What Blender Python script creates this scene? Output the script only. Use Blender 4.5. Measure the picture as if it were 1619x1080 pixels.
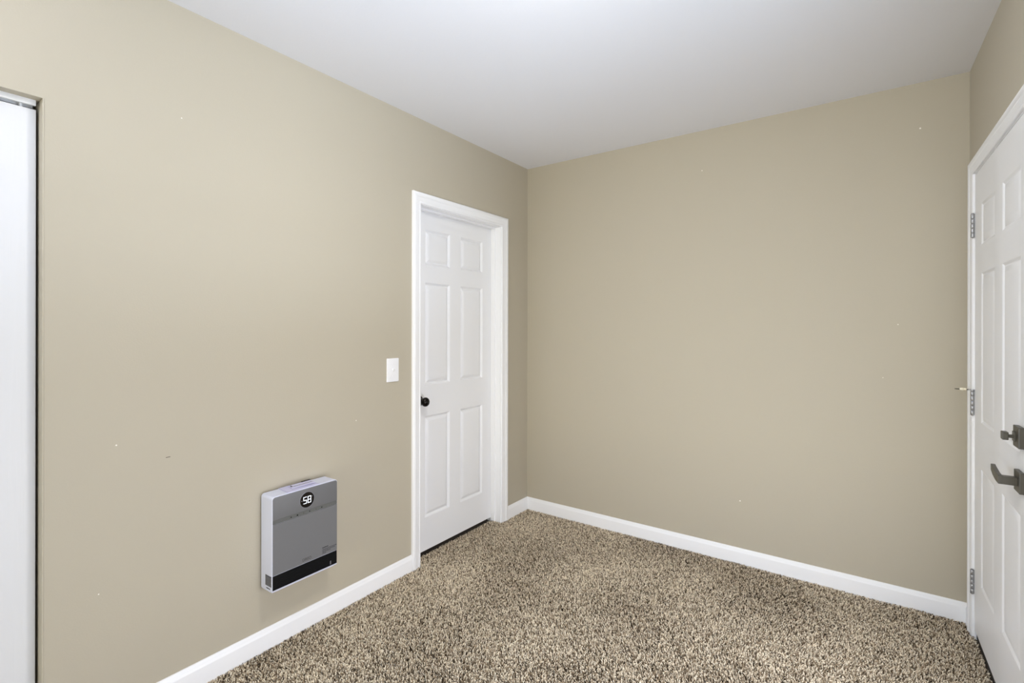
import bpy, bmesh, math, random
import numpy as np
from mathutils import Vector, Matrix

for o in list(bpy.data.objects):
    bpy.data.objects.remove(o, do_unlink=True)
S = bpy.context.scene
COL = S.collection

# ------------------------------------------------------------------ camera
IMG_W = 1619.0
FPX, YAW, ROLL = 779.79, 0.6193, 0.00165
CAM = Vector((2.0212, -3.0305, 1.3385))
fw = Vector((-math.sin(YAW), math.cos(YAW), 0))
rt0 = Vector((math.cos(YAW), math.sin(YAW), 0))
up0 = Vector((0, 0, 1))
rt = rt0 * math.cos(ROLL) + up0 * math.sin(ROLL)
up = up0 * math.cos(ROLL) - rt0 * math.sin(ROLL)
cd = bpy.data.cameras.new('camera')
cd.sensor_fit = 'HORIZONTAL'
cd.sensor_width = 36.0
cd.lens = 36.0 * FPX / IMG_W
cd.shift_y = -23.5 / IMG_W
cd.clip_start = 0.02
cam = bpy.data.objects.new('camera', cd)
COL.objects.link(cam)
m = Matrix((rt, up, -fw)).transposed().to_4x4()
m.translation = CAM
cam.matrix_world = m
S.camera = cam

# ------------------------------------------------------------------ world, lights, exposure
W0 = 2.41295          # room width at the back wall
RA = 0.00914          # the right wall is slightly out of square
H = 2.5
YR = -4.3             # rear wall, behind the camera
WT = 0.115            # wall thickness
world = bpy.data.worlds.new('world')
S.world = world
world.use_nodes = True
world.node_tree.nodes['Background'].inputs[0].default_value = (0.75, 0.85, 1.0, 1)
world.node_tree.nodes['Background'].inputs[1].default_value = 0.25
S.view_settings.view_transform = 'Standard'
S.view_settings.look = 'None'
S.view_settings.gamma = 1.0
S.view_settings.use_curve_mapping = False
S.view_settings.exposure = -0.03
S.cycles.use_denoising = True
S.cycles.max_bounces = 16
S.cycles.diffuse_bounces = 10
S.cycles.sample_clamp_indirect = 6.0

RW = Matrix.Translation((W0, 0, 0)) @ Matrix.Rotation(RA, 4, 'Z')    # local frame of the right wall
WIN_R = (-2.60, -1.35, 0.95, 2.05)     # window in the right wall: y0, y1, z0, z1
ADDED_WIN_L = (-4.22, -3.60, 0.30, 2.05)      # narrow unseen opening added in the left wall to let in fill light
ADDED_WIN_B = (0.30, 2.10, 0.0, 2.05)        # opening added in the unseen rear wall for fill light: x0, x1, z0, z1
LAMP_XY = (1.36, -1.93)
E_LAMP = 84.0
E_FILL_GLOBE = 28.0
LAMP_COL = (0.98, 0.945, 0.86)


def area(name, loc, nrm, sx, sy, power, col, spread=math.pi):
    l = bpy.data.lights.new(name, 'AREA')
    l.shape = 'RECTANGLE'; l.size = sx; l.size_y = sy
    l.energy = power; l.color = col; l.spread = spread
    o = bpy.data.objects.new(name, l)
    COL.objects.link(o)
    n = Vector(nrm).normalized()
    o.rotation_euler = (-n).to_track_quat('Z', 'Y').to_euler()
    o.location = loc
    return o


def scaled(r, g, b):
    m = max(r, g, b)
    return 100 * m, (r / m, g / m, b / m)


# daylight: the bright far side of the street and the pale ground outside the right window; then added fill lamps
# behind the rear opening, in the left opening and low at the right wall
e, c = scaled(1.09, 1.25, 1.58)
area('street_daylight', (6.9, -2.2, 0.0), (-1, 0, 0), 3.0, 1.0, e, c)
e, c = scaled(1.44, 1.82, 2.34)
area('ground_daylight', (4.2, -2.0, 0.3), (-0.3, 0, 1), 3.0, 3.4, e, c)
e, c = scaled(2.75, 2.6, 1.95)
area('rear_fill_light', (1.2, -8.5, 0.2), (0, 1, 0), 5.0, 1.5, e, c)
e, c = scaled(0.37, 0.485, 0.72)
area('side_fill_light', (-0.10, -3.91, 1.175), (1, 0.2, 0), 0.54, 1.67, e, c)
e, c = scaled(0.252, 0.26, 0.29)
area('lower_fill_light', (2.40, -1.9, 0.40), (-1, 0, 0), 1.4, 0.7, e, c)

# ------------------------------------------------------------------ materials
def s2l(c):
    return tuple((x / 255 / 12.92) if x / 255 <= 0.04045 else ((x / 255 + 0.055) / 1.055) ** 2.4 for x in c)


def mat(name, rgb, rough=0.5, metal=0.0, bump=None, spec=0.5, emit=0.0, wav=None, ecol=None):
    m = bpy.data.materials.new(name)
    m.use_nodes = True
    nt = m.node_tree
    b = nt.nodes['Principled BSDF']
    c = s2l(rgb)
    b.inputs['Base Color'].default_value = (*c, 1)
    b.inputs['Roughness'].default_value = rough
    b.inputs['Metallic'].default_value = metal
    b.inputs['Specular IOR Level'].default_value = spec
    if emit:
        b.inputs['Emission Color'].default_value = (*(ecol or c), 1)
        b.inputs['Emission Strength'].default_value = emit
    tc = nt.nodes.new('ShaderNodeTexCoord')
    if bump:
        sc, st, dist = bump
        n = nt.nodes.new('ShaderNodeTexNoise')
        n.inputs['Scale'].default_value = sc
        n.inputs['Detail'].default_value = 3
        nt.links.new(tc.outputs['Object'], n.inputs['Vector'])
        bp = nt.nodes.new('ShaderNodeBump')
        bp.inputs['Strength'].default_value = st
        bp.inputs['Distance'].default_value = dist
        nt.links.new(n.outputs['Fac'], bp.inputs['Height'])
        nt.links.new(bp.outputs['Normal'], b.inputs['Normal'])
    else:
        # faint tonal unevenness of any painted or moulded surface
        n = nt.nodes.new('ShaderNodeTexNoise')
        n.inputs['Scale'].default_value = 9
        nt.links.new(tc.outputs['Object'], n.inputs['Vector'])
        mr = nt.nodes.new('ShaderNodeMapRange')
        mr.inputs['To Min'].default_value = max(0.02, rough - 0.03)
        mr.inputs['To Max'].default_value = min(1.0, rough + 0.03)
        nt.links.new(n.outputs['Fac'], mr.inputs['Value'])
        nt.links.new(mr.outputs['Result'], b.inputs['Roughness'])
    if wav:
        mp = nt.nodes.new('ShaderNodeMapping')
        mp.inputs['Scale'].default_value = wav
        nt.links.new(tc.outputs['Object'], mp.inputs['Vector'])
        n = nt.nodes.new('ShaderNodeTexNoise')
        n.inputs['Scale'].default_value = 1.0
        n.inputs['Detail'].default_value = 4
        n.inputs['Distortion'].default_value = 0.6
        nt.links.new(mp.outputs['Vector'], n.inputs['Vector'])
        bp = nt.nodes.new('ShaderNodeBump')
        bp.inputs['Strength'].default_value = 0.35
        bp.inputs['Distance'].default_value = 0.0008
        nt.links.new(n.outputs['Fac'], bp.inputs['Height'])
        nt.links.new(bp.outputs['Normal'], b.inputs['Normal'])
    return m


M = dict(
    wall=mat('beige_wall_paint', (180, 172, 154), 0.62, bump=(170, 0.12, 0.002), spec=0.35),
    ceiling=mat('white_ceiling_paint', (227, 227, 230), 0.9, bump=(120, 0.12, 0.002), spec=0.2),
    trim=mat('white_trim_paint', (238, 238, 239), 0.38),
    door=mat('white_door_paint', (232, 232, 233), 0.42),
    closet=mat('white_embossed_door_skin', (214, 214, 215), 0.5, wav=(60, 90, 3.0)),
    steel=mat('satin_nickel', (150, 150, 150), 0.36, metal=0.9),
    hinge=mat('satin_hinge_steel', (168, 168, 170), 0.4, metal=0.75),
    lever=mat('aged_pewter', (88, 85, 78), 0.4, metal=0.7),
    bronze=mat('dark_polished_bronze', (38, 35, 33), 0.2, metal=0.85),
    dark=mat('black_plastic', (11, 11, 12), 0.6, spec=0.15),
    glass=mat('black_display_glass', (6, 6, 8), 0.12),
    shell=mat('sky_tinted_heater_plastic', (214, 217, 233), 0.42),  # white plastic with the window's blue sky light put into the colour
    panel=mat('grey_satin_panel', (110, 110, 111), 0.5, metal=0.0, spec=0.3),
    strip=mat('grey_control_strip', (95, 96, 93), 0.5, metal=0.0, spec=0.3),
    ink=mat('dark_print', (14, 13, 12), 0.7, spec=0.1),
    greyink=mat('grey_print', (72, 69, 63), 0.7, spec=0.1),
    sticker=mat('grey_label_paper', (128, 128, 134), 0.5),
    digit=mat('white_led', (235, 240, 246), 0.5, emit=0.55),
    plate=mat('white_switch_plastic', (236, 236, 238), 0.35),
    paper=mat('pale_lavender_paper', (206, 204, 230), 0.55),
    rubber=mat('cream_rubber', (232, 224, 200), 0.6),
    sweep=mat('dark_door_sweep', (26, 23, 20), 0.7),
    base=mat('carpet_backing', (70, 58, 45), 0.95),
    fleck=mat('white_plaster_fleck', (236, 232, 224), 0.8),
    shade=mat('frosted_lamp_glass', (255, 255, 255), 0.5, emit=E_LAMP, ecol=LAMP_COL),
    globe=mat('fill_globe_glow', (255, 255, 255), 0.5, emit=E_FILL_GLOBE, ecol=(0.9, 0.92, 1.0)),
    track=mat('white_track_enamel', (236, 236, 236), 0.35),
    alu=mat('grey_aluminium', (140, 141, 143), 0.4, metal=0.7),
)


# ------------------------------------------------------------------ mesh helpers
class MB:
    def __init__(self):
        self.bm = bmesh.new()

    def box(self, a, b, bevel=0.0, seg=2, xf=None):
        bm = bmesh.new()
        x0, y0, z0 = (min(p, q) for p, q in zip(a, b))
        x1, y1, z1 = (max(p, q) for p, q in zip(a, b))
        v = [bm.verts.new(c) for c in ((x0, y0, z0), (x1, y0, z0), (x1, y1, z0), (x0, y1, z0),
                                       (x0, y0, z1), (x1, y0, z1), (x1, y1, z1), (x0, y1, z1))]
        for f in ((3, 2, 1, 0), (4, 5, 6, 7), (0, 1, 5, 4), (1, 2, 6, 5), (2, 3, 7, 6), (3, 0, 4, 7)):
            bm.faces.new([v[i] for i in f])
        if bevel:
            bmesh.ops.bevel(bm, geom=list(bm.edges), offset=bevel, segments=seg, profile=0.5, affect='EDGES')
        self.merge(bm, xf)
        return self

    def merge(self, bm, xf=None):
        if xf is not None:
            bmesh.ops.transform(bm, matrix=xf, verts=list(bm.verts))
        me = bpy.data.meshes.new('tmp')
        bm.to_mesh(me); bm.free()
        self.bm.from_mesh(me)
        bpy.data.meshes.remove(me)

    def faces(self, verts, faces):
        v = [self.bm.verts.new(p) for p in verts]
        for f in faces:
            self.bm.faces.new([v[i] for i in f])
        return self

    def lathe(self, prof, center, axis, n=32):
        """prof: (radius, height along axis)"""
        az = Vector(axis).normalized()
        ax = az.orthogonal().normalized(); ay = az.cross(ax)
        c = Vector(center)
        rings = []
        for r, h in prof:
            if r < 1e-6:
                rings.append([self.bm.verts.new(c + az * h)])
            else:
                rings.append([self.bm.verts.new(c + az * h + (ax * math.cos(t) + ay * math.sin(t)) * r)
                              for t in (2 * math.pi * k / n for k in range(n))])
        for A, B in zip(rings, rings[1:]):
            for k in range(n):
                q = [A[k % len(A)], A[(k + 1) % len(A)], B[(k + 1) % len(B)], B[k % len(B)]]
                u = []
                for w in q:
                    if w not in u: u.append(w)
                if len(u) > 2: self.bm.faces.new(u)
        return self

    def prism(self, outline, u, v, origin, n, depth, bevel=0.0, seg=3):
        """2-D outline in axes u, v extruded along n; bevel rounds the far edge"""
        u, v, n, o = Vector(u), Vector(v), Vector(n), Vector(origin)
        bm = bmesh.new()
        a = [bm.verts.new(o + u * p + v * q) for p, q in outline]
        f = bm.faces.new(a)
        r = bmesh.ops.extrude_face_region(bm, geom=[f])
        nv = [e for e in r['geom'] if isinstance(e, bmesh.types.BMVert)]
        bmesh.ops.translate(bm, verts=nv, vec=n * depth)
        if bevel:
            es = [e for e in bm.edges if all(w in nv for w in e.verts)]
            bmesh.ops.bevel(bm, geom=es, offset=bevel, segments=seg, profile=0.5, affect='EDGES')
        self.merge(bm)
        return self


def tag(o, label=None, cat=None, group=None, kind=None):
    if label: o['label'] = label
    if cat: o['category'] = cat
    if group: o['group'] = group
    if kind: o['kind'] = kind
    return o


def wloc(o):
    l = Vector(o.location)
    while o.parent:
        o = o.parent; l += o.location
    return l


def obj(name, mb, m, parent=None, loc=None, smooth=False, xf=None):
    """mesh built in world coordinates -> one object whose origin is loc (default: its parent's)"""
    bm = mb.bm
    if xf is not None:
        bmesh.ops.transform(bm, matrix=xf, verts=list(bm.verts))
    bmesh.ops.recalc_face_normals(bm, faces=list(bm.faces))
    base = wloc(parent) if parent else Vector((0, 0, 0))
    at = Vector(loc) if loc is not None else base
    bmesh.ops.translate(bm, verts=list(bm.verts), vec=-at)
    me = bpy.data.meshes.new(name)
    bm.to_mesh(me); bm.free()
    if smooth:
        me.shade_smooth()
        me.set_sharp_from_angle(angle=math.radians(smooth if smooth is not True else 40))
    me.materials.append(M[m] if isinstance(m, str) else m)
    o = bpy.data.objects.new(name, me)
    COL.objects.link(o)
    o.parent = parent
    o.location = at - base
    return o


def thing(name, loc, label, cat, group=None):
    o = bpy.data.objects.new(name, None)
    o.empty_display_size = 0.1
    COL.objects.link(o)
    o.location = loc
    return tag(o, label, cat, group)


def text_mb(body, size, center, extrude=0.0004, u=(0, 1, 0), v=(0, 0, 1), n=(1, 0, 0), sx=1.0):
    cu = bpy.data.curves.new('text', 'FONT')
    cu.body = body; cu.size = size; cu.extrude = extrude; cu.align_x = 'CENTER'; cu.align_y = 'CENTER'
    t = bpy.data.objects.new('text', cu)
    COL.objects.link(t)
    dg = bpy.context.evaluated_depsgraph_get()
    me = bpy.data.meshes.new_from_object(t.evaluated_get(dg))
    bpy.data.objects.remove(t, do_unlink=True)
    bpy.data.curves.remove(cu)
    mb = MB()
    mb.bm.from_mesh(me)
    bpy.data.meshes.remove(me)
    mx = Matrix((Vector(u) * sx, Vector(v), Vector(n))).transposed().to_4x4()
    mx.translation = center
    bmesh.ops.transform(mb.bm, matrix=mx, verts=list(mb.bm.verts))
    return mb


def rrect(u0, v0, u1, v1, r, n=6):
    pts = []
    for cx, cy, a0 in ((u1 - r, v0 + r, -90), (u1 - r, v1 - r, 0), (u0 + r, v1 - r, 90), (u0 + r, v0 + r, 180)):
        for k in range(n + 1):
            a = math.radians(a0 + 90 * k / n)
            pts.append((cx + r * math.cos(a), cy + r * math.sin(a)))
    return pts


# ------------------------------------------------------------------ room shell
DL = (-1.078, -0.327, 2.021)        # left doorway: jamb faces y0, y1, head z
CL = (-3.40, -2.640, 2.027)         # closet opening in the left wall
DR = (-1.0, -0.1285, 2.000)         # right doorway (local y of the right wall)


def struct(name, mb, m, **k):
    return tag(obj(name, mb, m, **k), kind='structure')


w = MB()
JT = 0.019                          # jamb thickness: rough opening is that much larger
for y0, y1, z0, z1 in ((YR, ADDED_WIN_L[0], -0.05, H), (ADDED_WIN_L[0], ADDED_WIN_L[1], -0.05, ADDED_WIN_L[2]), (ADDED_WIN_L[0], ADDED_WIN_L[1], ADDED_WIN_L[3], H), (ADDED_WIN_L[1], CL[0], -0.05, H),
                       (CL[0], CL[1], CL[2], H), (CL[1], DL[0] - JT, -0.05, H),
                       (DL[0] - JT, DL[1] + JT, DL[2] + JT, H), (DL[1] + JT, 0.0, -0.05, H)):
    w.box((-WT, y0, z0), (0, y1, z1))
# soft drywall corner bead round the closet opening
w.lathe([(0.0025, -0.05), (0.0025, CL[2])], (-0.0012, CL[1] + 0.0012, 0), (0, 0, 1), 12)
struct('wall_left', w, 'wall')

w = MB().box((-WT, 0, -0.05), (W0 + WT + 0.1, WT, H))
struct('wall_back', w, 'wall')

w = MB()
for y0, y1, z0, z1 in ((YR - 0.1, WIN_R[0], -0.05, H), (WIN_R[0], WIN_R[1], -0.05, 0.04), (WIN_R[0], WIN_R[1], 0.78, WIN_R[2]), (WIN_R[0], WIN_R[1], WIN_R[3], H),
                       (WIN_R[1], DR[0] - JT, -0.05, H), (DR[0] - JT, DR[1] + JT, DR[2] + JT, H), (DR[1] + JT, 0.02, -0.05, H)):
    w.box((0, y0, z0), (WT, y1, z1))
struct('wall_right', w, 'wall', xf=RW)

w = MB()
for x0, x1, z0, z1 in ((-WT, ADDED_WIN_B[0], -0.05, H), (ADDED_WIN_B[1], W0 + 0.2, -0.05, H),
                       (ADDED_WIN_B[0], ADDED_WIN_B[1], -0.05, ADDED_WIN_B[2]), (ADDED_WIN_B[0], ADDED_WIN_B[1], ADDED_WIN_B[3], H)):
    w.box((x0, YR - WT, z0), (x1, YR, z1))
struct('wall_rear', w, 'wall')

struct('ceiling', MB().box((-0.9, YR - WT, H), (W0 + 0.3, WT, H + 0.1)), 'ceiling')
struct('floor', MB().box((-0.9, YR - WT, -0.11), (W0 + 0.3, WT, -0.011)), 'base')
# inside of the closet behind the bifold door
w = MB().box((-0.72, CL[0] - 0.1, -0.05), (-0.70, CL[1] + 0.1, H))
w.box((-0.70, CL[0] - 0.1, -0.05), (-WT, CL[0] - 0.08, H)).box((-0.70, CL[1] + 0.08, -0.05), (-WT, CL[1] + 0.1, H))
struct('wall_closet', w, 'wall')

# ------------------------------------------------------------------ baseboards
BP = [(0, 0.0855), (0.0035, 0.0855), (0.0065, 0.0815), (0.0085, 0.075), (0.0095, 0.070), (0.0125, 0.0655), (0.0130, 0.063),
      (0.0130, -0.0112), (0, -0.0112)]


def run(mb, a, b, nrm, prof=BP):
    """profile (d, z) swept from a to b; d goes along nrm"""
    a, b, nrm = Vector(a), Vector(b), Vector(nrm)
    vs = []
    for p in (a, b):
        vs += [p + nrm * d + Vector((0, 0, z)) for d, z in prof]
    k = len(prof)
    fs = [(i, (i + 1) % k, (i + 1) % k + k, i + k) for i in range(k)] + [tuple(range(k)), tuple(range(k, 2 * k))]
    return mb.faces(vs, fs)


w = run(MB(), (0, CL[1], 0), (0, -1.1455, 0), (1, 0, 0))
run(w, (0, -0.2595, 0), (0, 0, 0), (1, 0, 0))
struct('baseboard_left', w, 'trim', smooth=30)
struct('baseboard_back', run(MB(), (0, 0, 0), (W0 + 0.001, 0, 0), (0, -1, 0)), 'trim', smooth=30)
w = run(MB(), (0, -0.060, 0), (0, -0.0, 0), (-1, 0, 0))
run(w, (0, YR, 0), (0, DR[0] - 0.063, 0), (-1, 0, 0))
struct('baseboard_right', w, 'trim', xf=RW, smooth=30)
struct('baseboard_rear', run(MB(), (0, YR, 0), (W0 + 0.04, YR, 0), (0, 1, 0)), 'trim', smooth=30)

# ------------------------------------------------------------------ door casings and jambs
# (distance from the opening, projection from the wall)
CAS = [(0, 0), (0, 0.0075), (0.0025, 0.0098), (0.006, 0.0105), (0.010, 0.0102), (0.012, 0.0088), (0.0145, 0.0095),
       (0.030, 0.0128), (0.034, 0.0132), (0.0365, 0.0155), (0.042, 0.0172), (0.049, 0.0178), (0.056, 0.0172), (0.060, 0.0150), (0.062, 0.0115), (0.062, 0)]


def casing(y0, y1, z1, sgn, zb=-0.011, sc=1.0):
    """mitred three-sided casing; sgn: direction (x) it projects in"""
    mb = MB()
    k = len(CAS)
    vs = []
    for u, d in CAS: vs.append((sgn * d, y0 - u * sc, zb))
    for u, d in CAS: vs.append((sgn * d, y0 - u * sc, z1 + u * sc))
    for u, d in CAS: vs.append((sgn * d, y1 + u * sc, z1 + u * sc))
    for u, d in CAS: vs.append((sgn * d, y1 + u * sc, zb))
    fs = []
    for s in range(3):
        fs += [(s * k + i, s * k + (i + 1) % k, (s + 1) * k + (i + 1) % k, (s + 1) * k + i) for i in range(k)]
    fs += [tuple(range(k)), tuple(range(3 * k, 4 * k))]
    return mb.faces(vs, fs)


def jamb(y0, y1, z1, x0, x1, zb=-0.011):
    mb = MB()
    mb.box((x0, y0 - JT, zb), (x1, y0, z1 + JT)).box((x0, y1, zb), (x1, y1 + JT, z1 + JT))
    mb.box((x0, y0, z1), (x1, y1, z1 + JT))
    return mb


def stop(y0, y1, z1, x0, x1, t=0.011, zb=-0.011):
    mb = MB()
    mb.box((x0, y0, zb), (x1, y0 + t, z1)).box((x0, y1 - t, zb), (x1, y1, z1)).box((x0, y0 + t, z1 - t), (x1, y1 - t, z1))
    return mb


t1 = struct('trim_1', casing(DL[0] - 0.005, DL[1] + 0.005, DL[2] + 0.004, 1), 'trim', smooth=35)
obj('jamb', jamb(DL[0], DL[1], DL[2], -WT, 0.0), 'trim', t1)
obj('stop_molding', stop(DL[0], DL[1], DL[2], -0.0785, -0.046), 'trim', t1)

t2 = struct('trim_2', casing(DR[0] - 0.005, DR[1] + 0.005, DR[2] + 0.004, -1, sc=0.93), 'trim', xf=RW, smooth=35)
obj('jamb', jamb(DR[0], DR[1], DR[2], 0.0, WT), 'trim', t2, xf=RW)
obj('stop_molding', stop(DR[0], DR[1], DR[2], 0.046, 0.08), 'trim', t2, xf=RW)


# ------------------------------------------------------------------ six-panel doors
# rings of a moulded panel: (distance in from its outline, depth below the door face)
RINGS = [(0, 0), (0.002, 0.0010), (0.007, 0.0060), (0.011, 0.0082), (0.0135, 0.0082), (0.0145, 0.0075), (0.034, 0.0012), (0.036, 0.0010)]


def door_slab(y0, y1, z0, z1, x_face, sgn, thick, ys, zs, relief=1.0):
    """ys: [(ya, yb)...] panel columns, zs: [(za, zb)...] panel rows; the face looks along sgn*x"""
    mb = MB()
    panels = [(a, b, c, d) for a, b in ys for c, d in zs]
    cy = sorted({y0, y1, *[q for p in ys for q in p]})
    cz = sorted({z0, z1, *[q for p in zs for q in p]})
    for face in (0, 1):
        X = x_face if face == 0 else x_face - sgn * thick
        sg = sgn if face == 0 else -sgn
        for i in range(len(cy) - 1):
            for j in range(len(cz) - 1):
                a, b, c, d = cy[i], cy[i + 1], cz[j], cz[j + 1]
                if (a, b, c, d) in panels:
                    vs, fs = [], []
                    for u, dep in RINGS:
                        x = X - sg * dep * relief
                        vs += [(x, a + u, c + u), (x, b - u, c + u), (x, b - u, d - u), (x, a + u, d - u)]
                    for r in range(len(RINGS) - 1):
                        for k in range(4):
                            fs.append((4 * r + k, 4 * r + (k + 1) % 4, 4 * r + 4 + (k + 1) % 4, 4 * r + 4 + k))
                    e = 4 * (len(RINGS) - 1)
                    fs.append((e, e + 1, e + 2, e + 3))
                    mb.faces(vs, fs)
                else:
                    mb.faces([(X, a, c), (X, b, c), (X, b, d), (X, a, d)], [(0, 1, 2, 3)])
    xa, xb = x_face, x_face - sgn * thick
    for p, q in (((y0, z0), (y1, z0)), ((y1, z0), (y1, z1)), ((y1, z1), (y0, z1)), ((y0, z1), (y0, z0))):
        # edge strips follow the same subdivisions so that everything welds
        cuts = cy if p[1] == q[1] else cz
        for s, t in zip(cuts, cuts[1:]):
            if p[1] == q[1]:
                mb.faces([(xa, s, p[1]), (xa, t, p[1]), (xb, t, p[1]), (xb, s, p[1])], [(0, 1, 2, 3)])
            else:
                mb.faces([(xa, p[0], s), (xa, p[0], t), (xb, p[0], t), (xb, p[0], s)], [(0, 1, 2, 3)])
    bmesh.ops.remove_doubles(mb.bm, verts=list(mb.bm.verts), dist=1e-5)
    return mb


d1 = tag(obj('door_1', door_slab(-1.0755, -0.3295, 0.019, 2.018, -0.080, 1, 0.035,
                                 [(-0.964, -0.750), (-0.650, -0.428)],
                                 [(0.212, 0.811), (0.993, 1.597), (1.703, 1.911)], 1.45), 'door', smooth=25),
         'white six-panel interior door with dark round knob, in the left wall by the corner', 'door', kind='structure')
kb = Vector((-0.080, -1.014, 0.905))
k = MB().lathe([(0.0, 0.020), (0.010, 0.020), (0.011, 0.030), (0.013, 0.036), (0.022, 0.041), (0.0262, 0.050), (0.0268, 0.057), (0.0245, 0.064),
                (0.0185, 0.0690), (0.0172, 0.0672), (0.0155, 0.0690), (0.009, 0.0705), (0.0078, 0.0690), (0.0060, 0.0715), (0, 0.0725)], kb, (1, 0, 0), 40)
kn = tag(obj('door_knob', k, 'bronze', d1, smooth=50), 'dark bronze round knob')
k = MB().lathe([(0.0325, 0.0), (0.0325, 0.003), (0.030, 0.007), (0.022, 0.010), (0.014, 0.014), (0.0115, 0.022), (0, 0.022)], kb, (1, 0, 0), 40)
obj('rosette', k, 'bronze', kn, smooth=50)

d2 = tag(obj('door_2', door_slab(-0.990, -0.1315, 0.036, 1.9955, -0.001, -1, 0.044,
                                 [(-0.860, -0.619), (-0.503, -0.262)],
                                 [(0.266, 0.757), (0.945, 1.564), (1.676, 1.849)], 0.7), 'door', smooth=25, xf=RW),
         'white six-panel entry door with square pewter lever and deadbolt, in the right wall', 'door', kind='structure')
tag(obj('door_sweep', MB().box((0.006, -0.989, -0.004), (0.040, -0.133, 0.0365)), 'sweep', d2, xf=RW), 'dark strip under the door')


def hinge(zc, parent):
    """five-knuckle butt hinge: barrel in front of the gap, leaf edges let into door and jamb"""
    hh = 0.051
    c = Vector((-0.0085, -0.1300, zc))
    mb = MB()
    n = 5
    for q in range(n):
        a = -hh + 2 * hh * q / n + 0.0006
        b = -hh + 2 * hh * (q + 1) / n - 0.0006
        mb.lathe([(0, a), (0.0062, a), (0.0066, a + 0.0006), (0.0066, b - 0.0006), (0.0062, b), (0, b)], c, (0, 0, 1), 20)
    mb.lathe([(0, hh), (0.0050, hh), (0.0055, hh + 0.002), (0.003, hh + 0.004), (0, hh + 0.004)], c, (0, 0, 1), 20)
    mb.lathe([(0, -hh - 0.003), (0.004, -hh - 0.002), (0.0050, -hh), (0, -hh)], c, (0, 0, 1), 20)
    h = obj('hinge', mb, 'hinge', parent, xf=RW, smooth=40)
    lf = MB()
    lf.box((-0.0085, -0.1322, zc - hh), (0.030, -0.1302, zc + hh))
    lf.box((-0.0085, -0.1298, zc - hh), (0.030, -0.1284, zc + hh))
    obj('hinge_leaf', lf, 'hinge', h, xf=RW)
    return h


for zc in (1.779, 1.010, 0.2365):
    tag(hinge(zc, d2), 'satin steel hinge')

# lever and deadbolt
ly, lz = -0.8785, 0.862
lv = tag(obj('door_lever', MB().box((-0.0135, ly - 0.033, lz - 0.0325), (-0.001, ly + 0.033, lz + 0.0325), 0.0018), 'lever', d2, xf=RW),
         'pewter lever on a square plate')
g = MB().box((-0.050, ly - 0.0125, lz - 0.0125), (-0.0130, ly + 0.0125, lz + 0.0125), 0.0015)
bm = MB()
# blade of the lever: leaves the neck at right angles and runs towards the hinges, rising and tapering a little
p = [(-0.0565, ly - 0.0125, lz - 0.0125, lz + 0.0135), (-0.0565, ly + 0.030, lz - 0.0115, lz + 0.0150), (-0.0545, ly + 0.080, lz - 0.007, lz + 0.0190), (-0.0515, ly + 0.125, lz + 0.000, lz + 0.0210)]
vs, fs = [], []
for x, y, za, zb in p:
    vs += [(x, y, za), (x + 0.0115, y, za), (x + 0.0115, y, zb), (x, y, zb)]
for s in range(3):
    fs += [(4 * s + i, 4 * s + (i + 1) % 4, 4 * s + 4 + (i + 1) % 4, 4 * s + 4 + i) for i in range(4)]
fs += [(0, 1, 2, 3), (12, 13, 14, 15)]
bm.faces(vs, fs)
bmesh.ops.bevel(bm.bm, geom=list(bm.bm.edges), offset=0.0012, segments=2, profile=0.5, affect='EDGES')
hn = obj('lever_handle', g, 'lever', lv, xf=RW)
obj('lever_blade', bm, 'lever', hn if False else lv, xf=RW)
dz = 1.000
db = tag(obj('deadbolt', MB().box((-0.0155, ly - 0.033, dz - 0.0325), (-0.001, ly + 0.033, dz + 0.0325), 0.0018), 'lever', d2, xf=RW),
         'pewter deadbolt with thumb turn')
g = MB().box((-0.0205, ly - 0.004, dz - 0.0150), (-0.0150, ly + 0.0185, dz + 0.0150), 0.001)
g.box((-0.034, ly - 0.005, dz - 0.005), (-0.0200, ly + 0.005, dz + 0.005), 0.001)
obj('turn_stem', g, 'lever', db, xf=RW)
obj('thumb_turn', MB().box((-0.0475, ly - 0.013, dz - 0.0115), (-0.0330, ly + 0.013, dz + 0.0135), 0.002), 'lever', db, xf=RW)

# hinge-pin stop on the middle hinge
sz = 1.010 + 0.0575
sp = thing('door_stop', RW @ Vector((-0.0085, -0.13, sz)), 'hinge-pin door stop with cream rubber bumper, atop the middle hinge of the right door', 'door stop')
g = MB().lathe([(0.004, 0), (0.0085, 0), (0.0085, 0.004), (0.004, 0.004), (0.004, 0)], (-0.0085, -0.13, sz - 0.0025), (0, 0, 1), 20)
g.box((-0.023, -0.1325, sz - 0.0025), (-0.0145, -0.1275, sz + 0.0015))
obj('collar', g, 'hinge', sp, xf=RW)
g = MB().lathe([(0, 0), (0.0024, 0), (0.0024, 0.041), (0.0018, 0.047), (0, 0.049)], (-0.018, -0.13, sz), (-1, 0.05, 0.02), 12)
obj('rod', g, 'lever', sp, xf=RW)
g = MB().lathe([(0, 0), (0.0045, 0), (0.0050, 0.004), (0.0042, 0.009), (0.0058, 0.011), (0.0062, 0.018), (0.0050, 0.022), (0, 0.023)], (-0.0275, -0.1294, sz + 0.0008), (-1, 0.05, 0.02), 16)
obj('rubber_bumper', g, 'rubber', sp, xf=RW, smooth=40)

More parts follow.
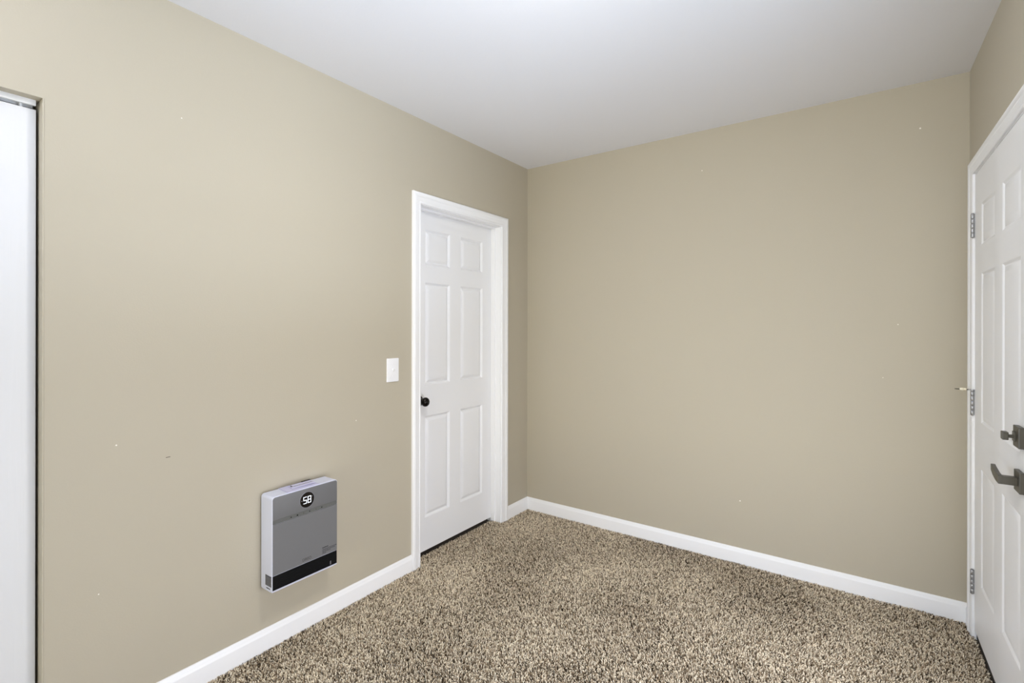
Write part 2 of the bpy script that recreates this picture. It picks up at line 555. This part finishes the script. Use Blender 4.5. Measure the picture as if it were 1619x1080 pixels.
# ------------------------------------------------------------------ closet bifold door and track
mb = MB()
leafs = [(-3.018, -2.6465), (-3.3935, -3.0215)]
d3 = MB()
for a, b in leafs:
    d3.box((-0.078, a, 0.014), (-0.046, b, 2.0005), 0.0015, 2)
d3 = tag(obj('door_3', d3, 'closet'), 'white wood-grained bifold closet door at the left edge', 'door', kind='structure')
pv = MB()
for y in (-2.6785, -3.36):
    pv.lathe([(0, 0), (0.0042, 0), (0.0042, 0.020), (0, 0.020)], (-0.060, y, 2.000), (0, 0, 1), 16)
tag(obj('pivot_pin', pv, 'track', d3, smooth=40), 'white pivot pin between door and track')
tr = MB()
ya, yb = CL[0] + 0.004, -2.6485
tr.box((-0.081, ya, 2.0235), (-0.038, yb, 2.027))
tr.box((-0.0400, ya, 2.0105), (-0.0380, yb, 2.0240))
tr.box((-0.081, ya, 2.0105), (-0.079, yb, 2.0240))
tr.box((-0.0465, ya, 2.0105), (-0.0400, yb, 2.0118)).box((-0.079, ya, 2.0105), (-0.0725, yb, 2.0118))
tr = struct('trim_3', tr, 'track')

# ------------------------------------------------------------------ light switch
sw = thing('light_switch', (0, -1.280, 1.109), 'white toggle light switch on the beige wall, left of the six-panel door', 'light switch')
g = MB().prism(rrect(-0.0395, -0.062, 0.0395, 0.062, 0.004), (0, 1, 0), (0, 0, 1), (0.0, -1.280, 1.109), (1, 0, 0), 0.0065, 0.0035, 4)
obj('wall_plate', g, 'plate', sw, smooth=40)
g = MB().box((0.006, -1.2855, 1.097), (0.0072, -1.2745, 1.121), 0.0004)
tg = MB()
tg.faces([(0.006, -1.2845, 1.101), (0.006, -1.2755, 1.101), (0.006, -1.2755, 1.117), (0.006, -1.2845, 1.117),
          (0.0185, -1.2835, 1.113), (0.0185, -1.2765, 1.113), (0.0170, -1.2765, 1.1205), (0.0170, -1.2835, 1.1205)],
         [(0, 1, 5, 4), (1, 2, 6, 5), (2, 3, 7, 6), (3, 0, 4, 7), (4, 5, 6, 7), (0, 3, 2, 1)])
obj('toggle_collar', g, 'plate', sw)
obj('toggle', tg, 'plate', sw)
for z in (1.109 + 0.0302, 1.109 - 0.0302):
    obj('screw', MB().lathe([(0.0036, 0), (0.0034, 0.0008), (0.002, 0.0014), (0, 0.0015)], (0.0062, -1.280, z), (1, 0, 0), 20), 'plate', sw, smooth=40)

# ------------------------------------------------------------------ wall heater
HY0, HY1, HZ0, HZ1, HD = -1.977, -1.676, 0.2585, 0.650, 0.090
ht = thing('wall_heater', (0, (HY0 + HY1) / 2, HZ0), 'slim grey-fronted wall heater with round black display, mounted low on the left wall', 'heater')
U, V, N = (0, 1, 0), (0, 0, 1), (1, 0, 0)
g = MB().prism(rrect(HY0 + 0.012, HZ0 + 0.012, HY1 - 0.012, HZ1 - 0.012, 0.006), U, V, (0, 0, 0), N, 0.007)
obj('mounting_bracket', g, 'dark', ht)
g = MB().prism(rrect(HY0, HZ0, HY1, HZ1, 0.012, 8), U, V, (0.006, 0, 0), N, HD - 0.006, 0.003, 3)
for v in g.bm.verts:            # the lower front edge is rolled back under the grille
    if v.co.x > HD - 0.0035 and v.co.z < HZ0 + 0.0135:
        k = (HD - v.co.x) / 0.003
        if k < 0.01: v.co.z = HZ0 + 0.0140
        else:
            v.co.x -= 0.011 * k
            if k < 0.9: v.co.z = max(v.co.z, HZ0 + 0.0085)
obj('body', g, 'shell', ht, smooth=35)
fx = HD
# front: upper panel, control strip, lower panel, outlet grille
py0, py1 = HY0 + 0.0022, HY1 - 0.0030
up_ = [(py1, 0.556), (py1, HZ1 - 0.013)]
arc = lambda cx, cy, r, a0: [(cx + r * math.cos(math.radians(a0 + 90 * k / 6)), cy + r * math.sin(math.radians(a0 + 90 * k / 6))) for k in range(7)]
out = [(py0, 0.556), (py1, 0.556)] + arc(py1 - 0.0105, HZ1 - 0.0025 - 0.0105, 0.0105, 0) + arc(py0 + 0.0105, HZ1 - 0.0025 - 0.0105, 0.0105, 90)
obj('upper_panel', MB().prism(out, U, V, (fx, 0, 0), N, 0.0022, 0.0008, 2), 'panel', ht, smooth=30)
st = obj('control_strip', MB().box((fx, py0, 0.5395), (fx + 0.0009, py1, 0.5555)), 'strip', ht)
obj('lower_panel', MB().box((fx, py0, 0.3335), (fx + 0.0022, py1, 0.539), 0.0007), 'panel', ht)
gr = MB().box((fx - 0.0004, py0, 0.2735), (fx + 0.0006, py1, 0.3315))
for q in range(9):
    z = 0.2755 + q * 0.0066
    gr.box((fx + 0.0004, py0 + 0.004, z), (fx + 0.0022, py1 - 0.0045, z + 0.0026), 0.0004, 1)
gr = obj('outlet_grille', gr, 'dark', ht)
ic = MB()
for z in (0.2915, 0.2860, 0.2805):
    ic.box((fx + 0.0022, -1.7155, z), (fx + 0.0026, -1.7095, z + 0.0026))
    ic.box((fx + 0.0022, -1.7125, z + 0.0018), (fx + 0.0026, -1.7085, z + 0.0036))
tag(obj('grille_mark', ic, 'sticker', gr), 'pale symbols at the right end of the grille')
# display
dc = Vector((fx + 0.0020, -1.826, 0.600))
ds = obj('display', MB().lathe([(0.0325, 0), (0.0325, 0.0010), (0.0318, 0.0016), (0, 0.0016)], dc, N, 48), 'glass', ht, smooth=40)
obj('display_rim', MB().lathe([(0.0325, 0), (0.0325, 0.0018), (0.0340, 0.0018), (0.0345, 0), (0.0325, 0)], dc, N, 48), 'sticker', ds, smooth=40)
SEG = dict(a=((0, 1), (1, 1)), b=((1, 1), (1, .5)), c=((1, .5), (1, 0)), d=((0, 0), (1, 0)), e=((0, 0), (0, .5)), f=((0, .5), (0, 1)), g=((0, .5), (1, .5)))


def digit(segs, yc, zc, ww, hh, t):
    mb = MB()
    for s in segs:
        (a, b), (c, d) = SEG[s]
        y0, z0, y1, z1 = yc + (a - .5) * ww, zc + (b - .5) * hh, yc + (c - .5) * ww, zc + (d - .5) * hh
        ya, yb = min(y0, y1), max(y0, y1); za, zb = min(z0, z1), max(z0, z1)
        if ya == yb: ya -= t / 2; yb += t / 2
        else: ya -= t * 0.35; yb += t * 0.35
        if za == zb: za -= t / 2; zb += t / 2
        else: za -= t * 0.1; zb += t * 0.1
        mb.box((dc.x + 0.0012, ya, za), (dc.x + 0.0021, yb, zb))
    return mb


obj('digit', digit('afgcd', dc.y - 0.0100, dc.z, 0.0130, 0.0265, 0.0028), 'digit', ds)
obj('digit', digit('abcdefg', dc.y + 0.0100, dc.z, 0.0130, 0.0265, 0.0028), 'digit', ds)
g = MB().box((dc.x + 0.0012, dc.y - 0.0270, dc.z - 0.0012), (dc.x + 0.002, dc.y - 0.0220, dc.z + 0.0010))
obj('minus_mark', g, 'sticker', ds)
g = MB().box((dc.x + 0.0012, dc.y + 0.0200, dc.z + 0.0090), (dc.x + 0.002, dc.y + 0.0235, dc.z + 0.0125))
obj('degree_mark', g, 'sticker', ds)
for y, r in ((-1.897, .0026), (-1.869, .0034), (-1.841, .002), (-1.813, .0026), (-1.783, .0022), (-1.755, .0030)):
    obj('button', MB().lathe([(r, 0), (r, 0.0004), (0, 0.0004)], (fx + 0.0008, y, 0.5472), N, 16), 'ink' if r > .0024 else 'greyink', st)
tag(obj('brand_mark', text_mb('DREO', 0.0165, (fx + 0.0022, -1.826, 0.348), u=U, v=V, n=N, sx=0.95), 'greyink', ht), 'small brand lettering in darker grey')
# fine print above the right end of the grille
random.seed(4)
wp = MB()
for r, (z, h, y0, y1) in enumerate(((0.3655, 0.0034, -1.7525, -1.7235), (0.3585, 0.0018, -1.7525, -1.681), (0.3530, 0.0018, -1.7525, -1.690), (0.3475, 0.0018, -1.7525, -1.712), (0.3420, 0.0018, -1.7525, -1.735))):
    y = y0
    while y < y1:
        l = min(random.uniform(0.003, 0.009), y1 - y)
        wp.box((fx + 0.0022, y, z), (fx + 0.0025, y + l, z + h))
        y += l + 0.0013
tag(obj('warning_print', wp, 'ink', ht), 'lines of tiny dark warning print')
# rating label on the side that faces the closet
lb = obj('rating_label', MB().box((0.039, HY0 - 0.0004, 0.287), (0.0845, HY0 + 0.001, 0.330)), 'sticker', ht)
pr = MB()
for q in range(9):
    z = 0.325 - q * 0.0045
    x = 0.0405
    while x < 0.080:
        l = random.uniform(0.003, 0.011)
        pr.box((x, HY0 - 0.0007, z), (min(x + l, 0.083), HY0 - 0.0003, z + (0.003 if q == 0 else 0.0016)))
        x += l + 0.0016
obj('label_print', pr, 'ink', lb)
pr = MB()
for x in (0.047, 0.053, 0.058, 0.064, 0.070):
    pr.box((x, HY0 - 0.0004, 0.2755), (x + 0.0045, HY0 + 0.001, 0.2795))
tag(obj('serial_print', pr, 'ink', ht), 'short row of dark print under the side label')

# folded sheet lying on top of the heater
pp = thing('leaflet', (0.045, -1.833, HZ1), 'thin white folded sheet lying flat on top of the wall heater', 'paper')


def sheet(x0, x1, y0, y1, z, amp, ph, skew=0.0, t=0.0012):
    n, k = 14, 8
    mb = MB(); top = []; bot = []
    for i in range(n + 1):
        for j in range(k + 1):
            a, b = i / n, j / k
            x = x0 + (x1 - x0) * b
            y = y0 + (y1 - y0) * a + skew * b
            h = amp * (math.sin(a * 5.1 + ph) * math.sin(b * 2.3 + ph) + 1.0) * (0.35 + abs(a - 0.5))
            top.append((x, y, z + h + t)); bot.append((x, y, z + h * 0.6))
    vs = top + bot; o = len(top); fs = []
    ix = lambda i, j: i * (k + 1) + j
    for i in range(n):
        for j in range(k):
            q = (ix(i, j), ix(i + 1, j), ix(i + 1, j + 1), ix(i, j + 1))
            fs.append(q); fs.append(tuple(o + c for c in reversed(q)))
    for i in range(n):
        for j in (0, k):
            fs.append((ix(i, j), ix(i + 1, j), o + ix(i + 1, j), o + ix(i, j)))
    for j in range(k):
        for i in (0, n):
            fs.append((ix(i, j), ix(i, j + 1), o + ix(i, j + 1), o + ix(i, j)))
    return mb.faces(vs, fs)


obj('outer_sheet', sheet(0.006, 0.089, -1.905, -1.760, HZ1 + 0.0002, 0.0012, 0.4, -0.004), 'paper', pp, smooth=60)
obj('folded_flap', sheet(0.022, 0.066, -1.872, -1.768, HZ1 + 0.0040, 0.0010, 1.7, -0.004, 0.002), 'paper', pp, smooth=60)
pm = MB()
pm.box((0.040, -1.871, HZ1 + 0.0075), (0.047, -1.864, HZ1 + 0.0086)).box((0.030, -1.868, HZ1 + 0.0075), (0.033, -1.862, HZ1 + 0.0086))
pm.box((0.003, -1.800, HZ1 + 0.0030), (0.010, -1.758, HZ1 + 0.0045)).box((0.0485, -1.862, HZ1 + 0.0078), (0.0500, -1.775, HZ1 + 0.0084))  # grey strip at the back edge paints in the shadowed gap
obj('print_and_gap_shade', pm, 'greyink', pp)

# ------------------------------------------------------------------ ceiling light (just above the frame)
cl = thing('ceiling_light', (LAMP_XY[0], LAMP_XY[1], H), 'round white flush-mount ceiling light in the middle of the ceiling', 'ceiling light')
lx, lyy = LAMP_XY
obj('lamp_base', MB().lathe([(0, 0), (0.150, 0), (0.150, -0.018), (0.140, -0.022), (0, -0.022)], (lx, lyy, H), (0, 0, 1), 48), 'trim', cl, smooth=40)
obj('lamp_shade', MB().lathe([(0.138, -0.022), (0.136, -0.036), (0.122, -0.056), (0.095, -0.072), (0.055, -0.082), (0, -0.085)], (lx, lyy, H), (0, 0, 1), 48), 'shade', cl, smooth=True)

# glowing globe added as fill at the unseen rear of the room
c2 = thing('added_globe_light', (0.40, -3.25, H), 'white globe added for fill light, on a short stem at the unseen rear of the room', 'ceiling light')
obj('added_canopy', MB().lathe([(0, 0), (0.06, 0), (0.06, -0.012), (0.05, -0.02), (0.012, -0.02), (0.012, -0.165), (0, -0.165)], (0.40, -3.25, H), (0, 0, 1), 32), 'trim', c2, smooth=40)
obj('globe', MB().lathe([(0.09 * math.sin(math.pi * k / 16), -0.25 + 0.09 * math.cos(math.pi * k / 16)) for k in range(17)], (0.40, -3.25, H), (0, 0, 1), 32), 'globe', c2, smooth=True)  # glowing globe added for fill light

# ------------------------------------------------------------------ windows behind the camera; the rear and left ones are added for fill light
g = MB()
y0, y1, z0, z1 = WIN_R
for a, b in (((0, y0, z0), (WT, y0 + 0.05, z1)), ((0, y1 - 0.05, z0), (WT, y1, z1)), ((0, y0, z0), (WT, y1, z0 + 0.05)), ((0, y0, z1 - 0.05), (WT, y1, z1)), ((0.02, y0, 1.275), (0.06, y1, 1.325))):
    g.box(a, b)
w1 = struct('window_1', g, 'trim', xf=RW)
obj('light_block_panel', MB().box((0.085, y0, 0.03), (0.095, y1, 0.80)), 'closet', w1, xf=RW)  # opaque panel added to keep the outside lamps out of the lower opening
g = MB()
x0, x1, z0, z1 = ADDED_WIN_B
for a, b in (((x0, YR - WT, z0), (x0 + 0.05, YR, z1)), ((x1 - 0.05, YR - WT, z0), (x1, YR, z1)), ((x0, YR - WT, z0), (x1, YR, z0 + 0.05)), ((x0, YR - WT, z1 - 0.05), (x1, YR, z1)), (((x0 + x1) / 2 - 0.04, YR - 0.08, z0), ((x0 + x1) / 2 + 0.04, YR - 0.02, z1))):
    g.box(a, b)
struct('added_window_2', g, 'trim')
g = MB()
y0, y1, z0, z1 = ADDED_WIN_L
for a, b in (((-WT, y0, z0), (0, y0 + 0.04, z1)), ((-WT, y1 - 0.04, z0), (0, y1, z1)), ((-WT, y0, z0), (0, y1, z0 + 0.04)), ((-WT, y0, z1 - 0.04), (0, y1, z1)), ((-0.07, y0, 1.16), (-0.03, y1, 1.20))):
    g.box(a, b)
struct('added_window_3', g, 'trim')

# tiny flecks of bare plaster on the back wall
fl = MB()
for x, z, r in ((2.239, 2.283, .004), (2.157, 1.352, .0025), (1.452, 0.352, .004), (1.241, 2.264, .003), (2.099, 1.091, .002)):
    fl.lathe([(r, 0), (r * .8, 0.0008), (0, 0.0012)], (x, 0, z), (0.1, -1, 0), 7)
wb = bpy.data.objects['wall_back']
tag(obj('plaster_fleck', fl, 'fleck', wb), 'tiny white flecks in the paint')


fl = MB()
for y, z, r in ((-2.459, 0.942, .003), (-1.508, 0.878, .003), (-2.268, 2.095, .0025), (-2.505, 0.467, .0022)):
    fl.lathe([(r, 0), (r * .8, 0.0008), (0, 0.0012)], (0, y, z), (1, 0, 0.1), 7)
wl = bpy.data.objects['wall_left']
tag(obj('plaster_fleck', fl, 'fleck', wl), 'tiny white flecks in the paint')
obj('scuff_mark', MB().box((-0.0002, -2.316, 0.8695), (0.0003, -2.302, 0.8715)), 'greyink', wl)

# ------------------------------------------------------------------ carpet pile
def carpet():
    rng = np.random.default_rng(7)

    def field(x0, x1, y0, y1, sp):
        xs = np.arange(x0, x1, sp); ys = np.arange(y0, y1, sp)
        X, Y = np.meshgrid(xs, ys)
        X = X + (np.arange(len(ys)) % 2)[:, None] * sp * 0.5
        return X.ravel() + rng.uniform(-.38, .38, X.size) * sp, Y.ravel() + rng.uniform(-.38, .38, Y.size) * sp

    # the floor is densest where the room is looked into; towards the rear of the room the yarn is a little coarser
    edge = lambda x: -2.194 + (x - 0.008) * 0.7163 - 0.30
    fine, coarse = 0.0053, 0.0090
    X, Y = field(0.010, W0 + 0.03, -2.60, -0.012, fine)
    k = Y > edge(X)
    X, Y = X[k], Y[k]
    A, B = field(-0.072, 0.010, DL[0] + 0.004, DL[1] - 0.003, fine)      # into the left doorway
    C_, D = field(0.010, W0 + 0.04, YR + 0.02, -0.012, coarse)
    k = D <= edge(C_)
    C_, D = C_[k], D[k]
    size = np.concatenate([np.ones(X.size + A.size), np.full(C_.size, 1.5)])
    X = np.concatenate([X, A, C_]); Y = np.concatenate([Y, B, D])
    doorway = (Y < DR[1] - 0.004) & (Y > DR[0] + 0.004)
    lim = np.where(doorway, W0 - RA * Y + 0.000, W0 - RA * Y - 0.014)
    keep = X < lim
    X, Y, size = X[keep], Y[keep], size[keep]
    n = X.size

    def lf(seed, scale):
        r = np.random.default_rng(seed)
        s = np.zeros(n)
        for _ in range(14):
            k = r.normal(size=2) * scale; p = r.uniform(0, 6.28)
            s += np.sin(k[0] * X + k[1] * Y + p)
        return s / math.sqrt(7)
    # soft brushed patches steer the lean of the pile
    ang = rng.uniform(0, 2 * math.pi, n)
    lean = rng.uniform(0.0010, 0.0078, n)
    lx = np.cos(ang) * lean + 0.0012 * lf(1, 5.0)
    ly = np.sin(ang) * lean + 0.0012 * lf(2, 5.0)
    bend = rng.uniform(0, 2 * math.pi, n)
    hgt = 0.0115 + rng.uniform(-0.0020, 0.0022, n) + 0.0008 * lf(3, 9.0)
    rad = rng.uniform(0.0015, 0.0024, n) * size
    levels = [(0.0, 0.85), (0.45, 1.1), (0.80, 1.0), (1.0, 0.45)]
    K = 4
    V = np.zeros((n, len(levels) * K, 3), np.float32)
    tw = rng.uniform(0, 2 * math.pi, n)
    for li, (t, s) in enumerate(levels):
        cx = X + lx * t ** 1.6 + 0.0012 * np.cos(bend) * math.sin(t * 3.1)
        cy = Y + ly * t ** 1.6 + 0.0012 * np.sin(bend) * math.sin(t * 3.1)
        cz = -0.0112 + hgt * t
        for k in range(K):
            a = tw + 2 * math.pi * k / K + t * 1.2
            V[:, li * K + k, 0] = cx + np.cos(a) * rad * s
            V[:, li * K + k, 1] = cy + np.sin(a) * rad * s
            V[:, li * K + k, 2] = cz
    quads = []
    for li in range(len(levels) - 1):
        for k in range(K):
            quads.append((li * K + k, li * K + (k + 1) % K, (li + 1) * K + (k + 1) % K, (li + 1) * K + k))
    e = (len(levels) - 1) * K
    quads.append((e, e + 1, e + 2, e + 3))
    q = np.array(quads, np.int32)
    nv = V.shape[1]
    F = (q[None] + (np.arange(n, dtype=np.int32) * nv)[:, None, None]).reshape(-1, 4)
    me = bpy.data.meshes.new('carpet_pile')
    me.vertices.add(n * nv)
    me.vertices.foreach_set('co', V.reshape(-1))
    me.loops.add(F.size)
    me.loops.foreach_set('vertex_index', F.reshape(-1))
    me.polygons.add(len(F))
    me.polygons.foreach_set('loop_start', np.arange(0, F.size, 4, dtype=np.int32))
    me.update(calc_edges=True)
    me.shade_smooth()
    # every yarn end has its own shade of the carpet's mix
    c = np.clip(rng.beta(0.92, 0.58, n) + 0.05 * lf(5, 6.0), 0, 1)
    dark = np.array(s2l(CARPET[0])); mid = np.array(s2l(CARPET[1])); lite = np.array(s2l(CARPET[2]))
    cc = np.where(c[:, None] < 0.5, dark + (mid - dark) * (c[:, None] * 2), mid + (lite - mid) * (c[:, None] * 2 - 1))
    colr = np.ones((n, nv, 4), np.float32)
    colr[:, :, :3] = cc[:, None, :]
    at = me.color_attributes.new('yarn', 'FLOAT_COLOR', 'POINT')
    at.data.foreach_set('color', colr.reshape(-1))
    m = bpy.data.materials.new('frieze_carpet_yarn')
    m.use_nodes = True
    nt = m.node_tree
    b = nt.nodes['Principled BSDF']
    b.inputs['Roughness'].default_value = 0.95
    b.inputs['Specular IOR Level'].default_value = 0.1
    an = nt.nodes.new('ShaderNodeAttribute'); an.attribute_name = 'yarn'
    nt.links.new(an.outputs['Color'], b.inputs['Base Color'])
    me.materials.append(m)
    o = bpy.data.objects.new('carpet_pile', me)
    COL.objects.link(o)
    tag(o, 'speckled brown and tan cut-pile carpet covering the floor', 'carpet', kind='stuff')


CARPET = ((52, 41, 30), (172, 153, 127), (253, 240, 216))
carpet()
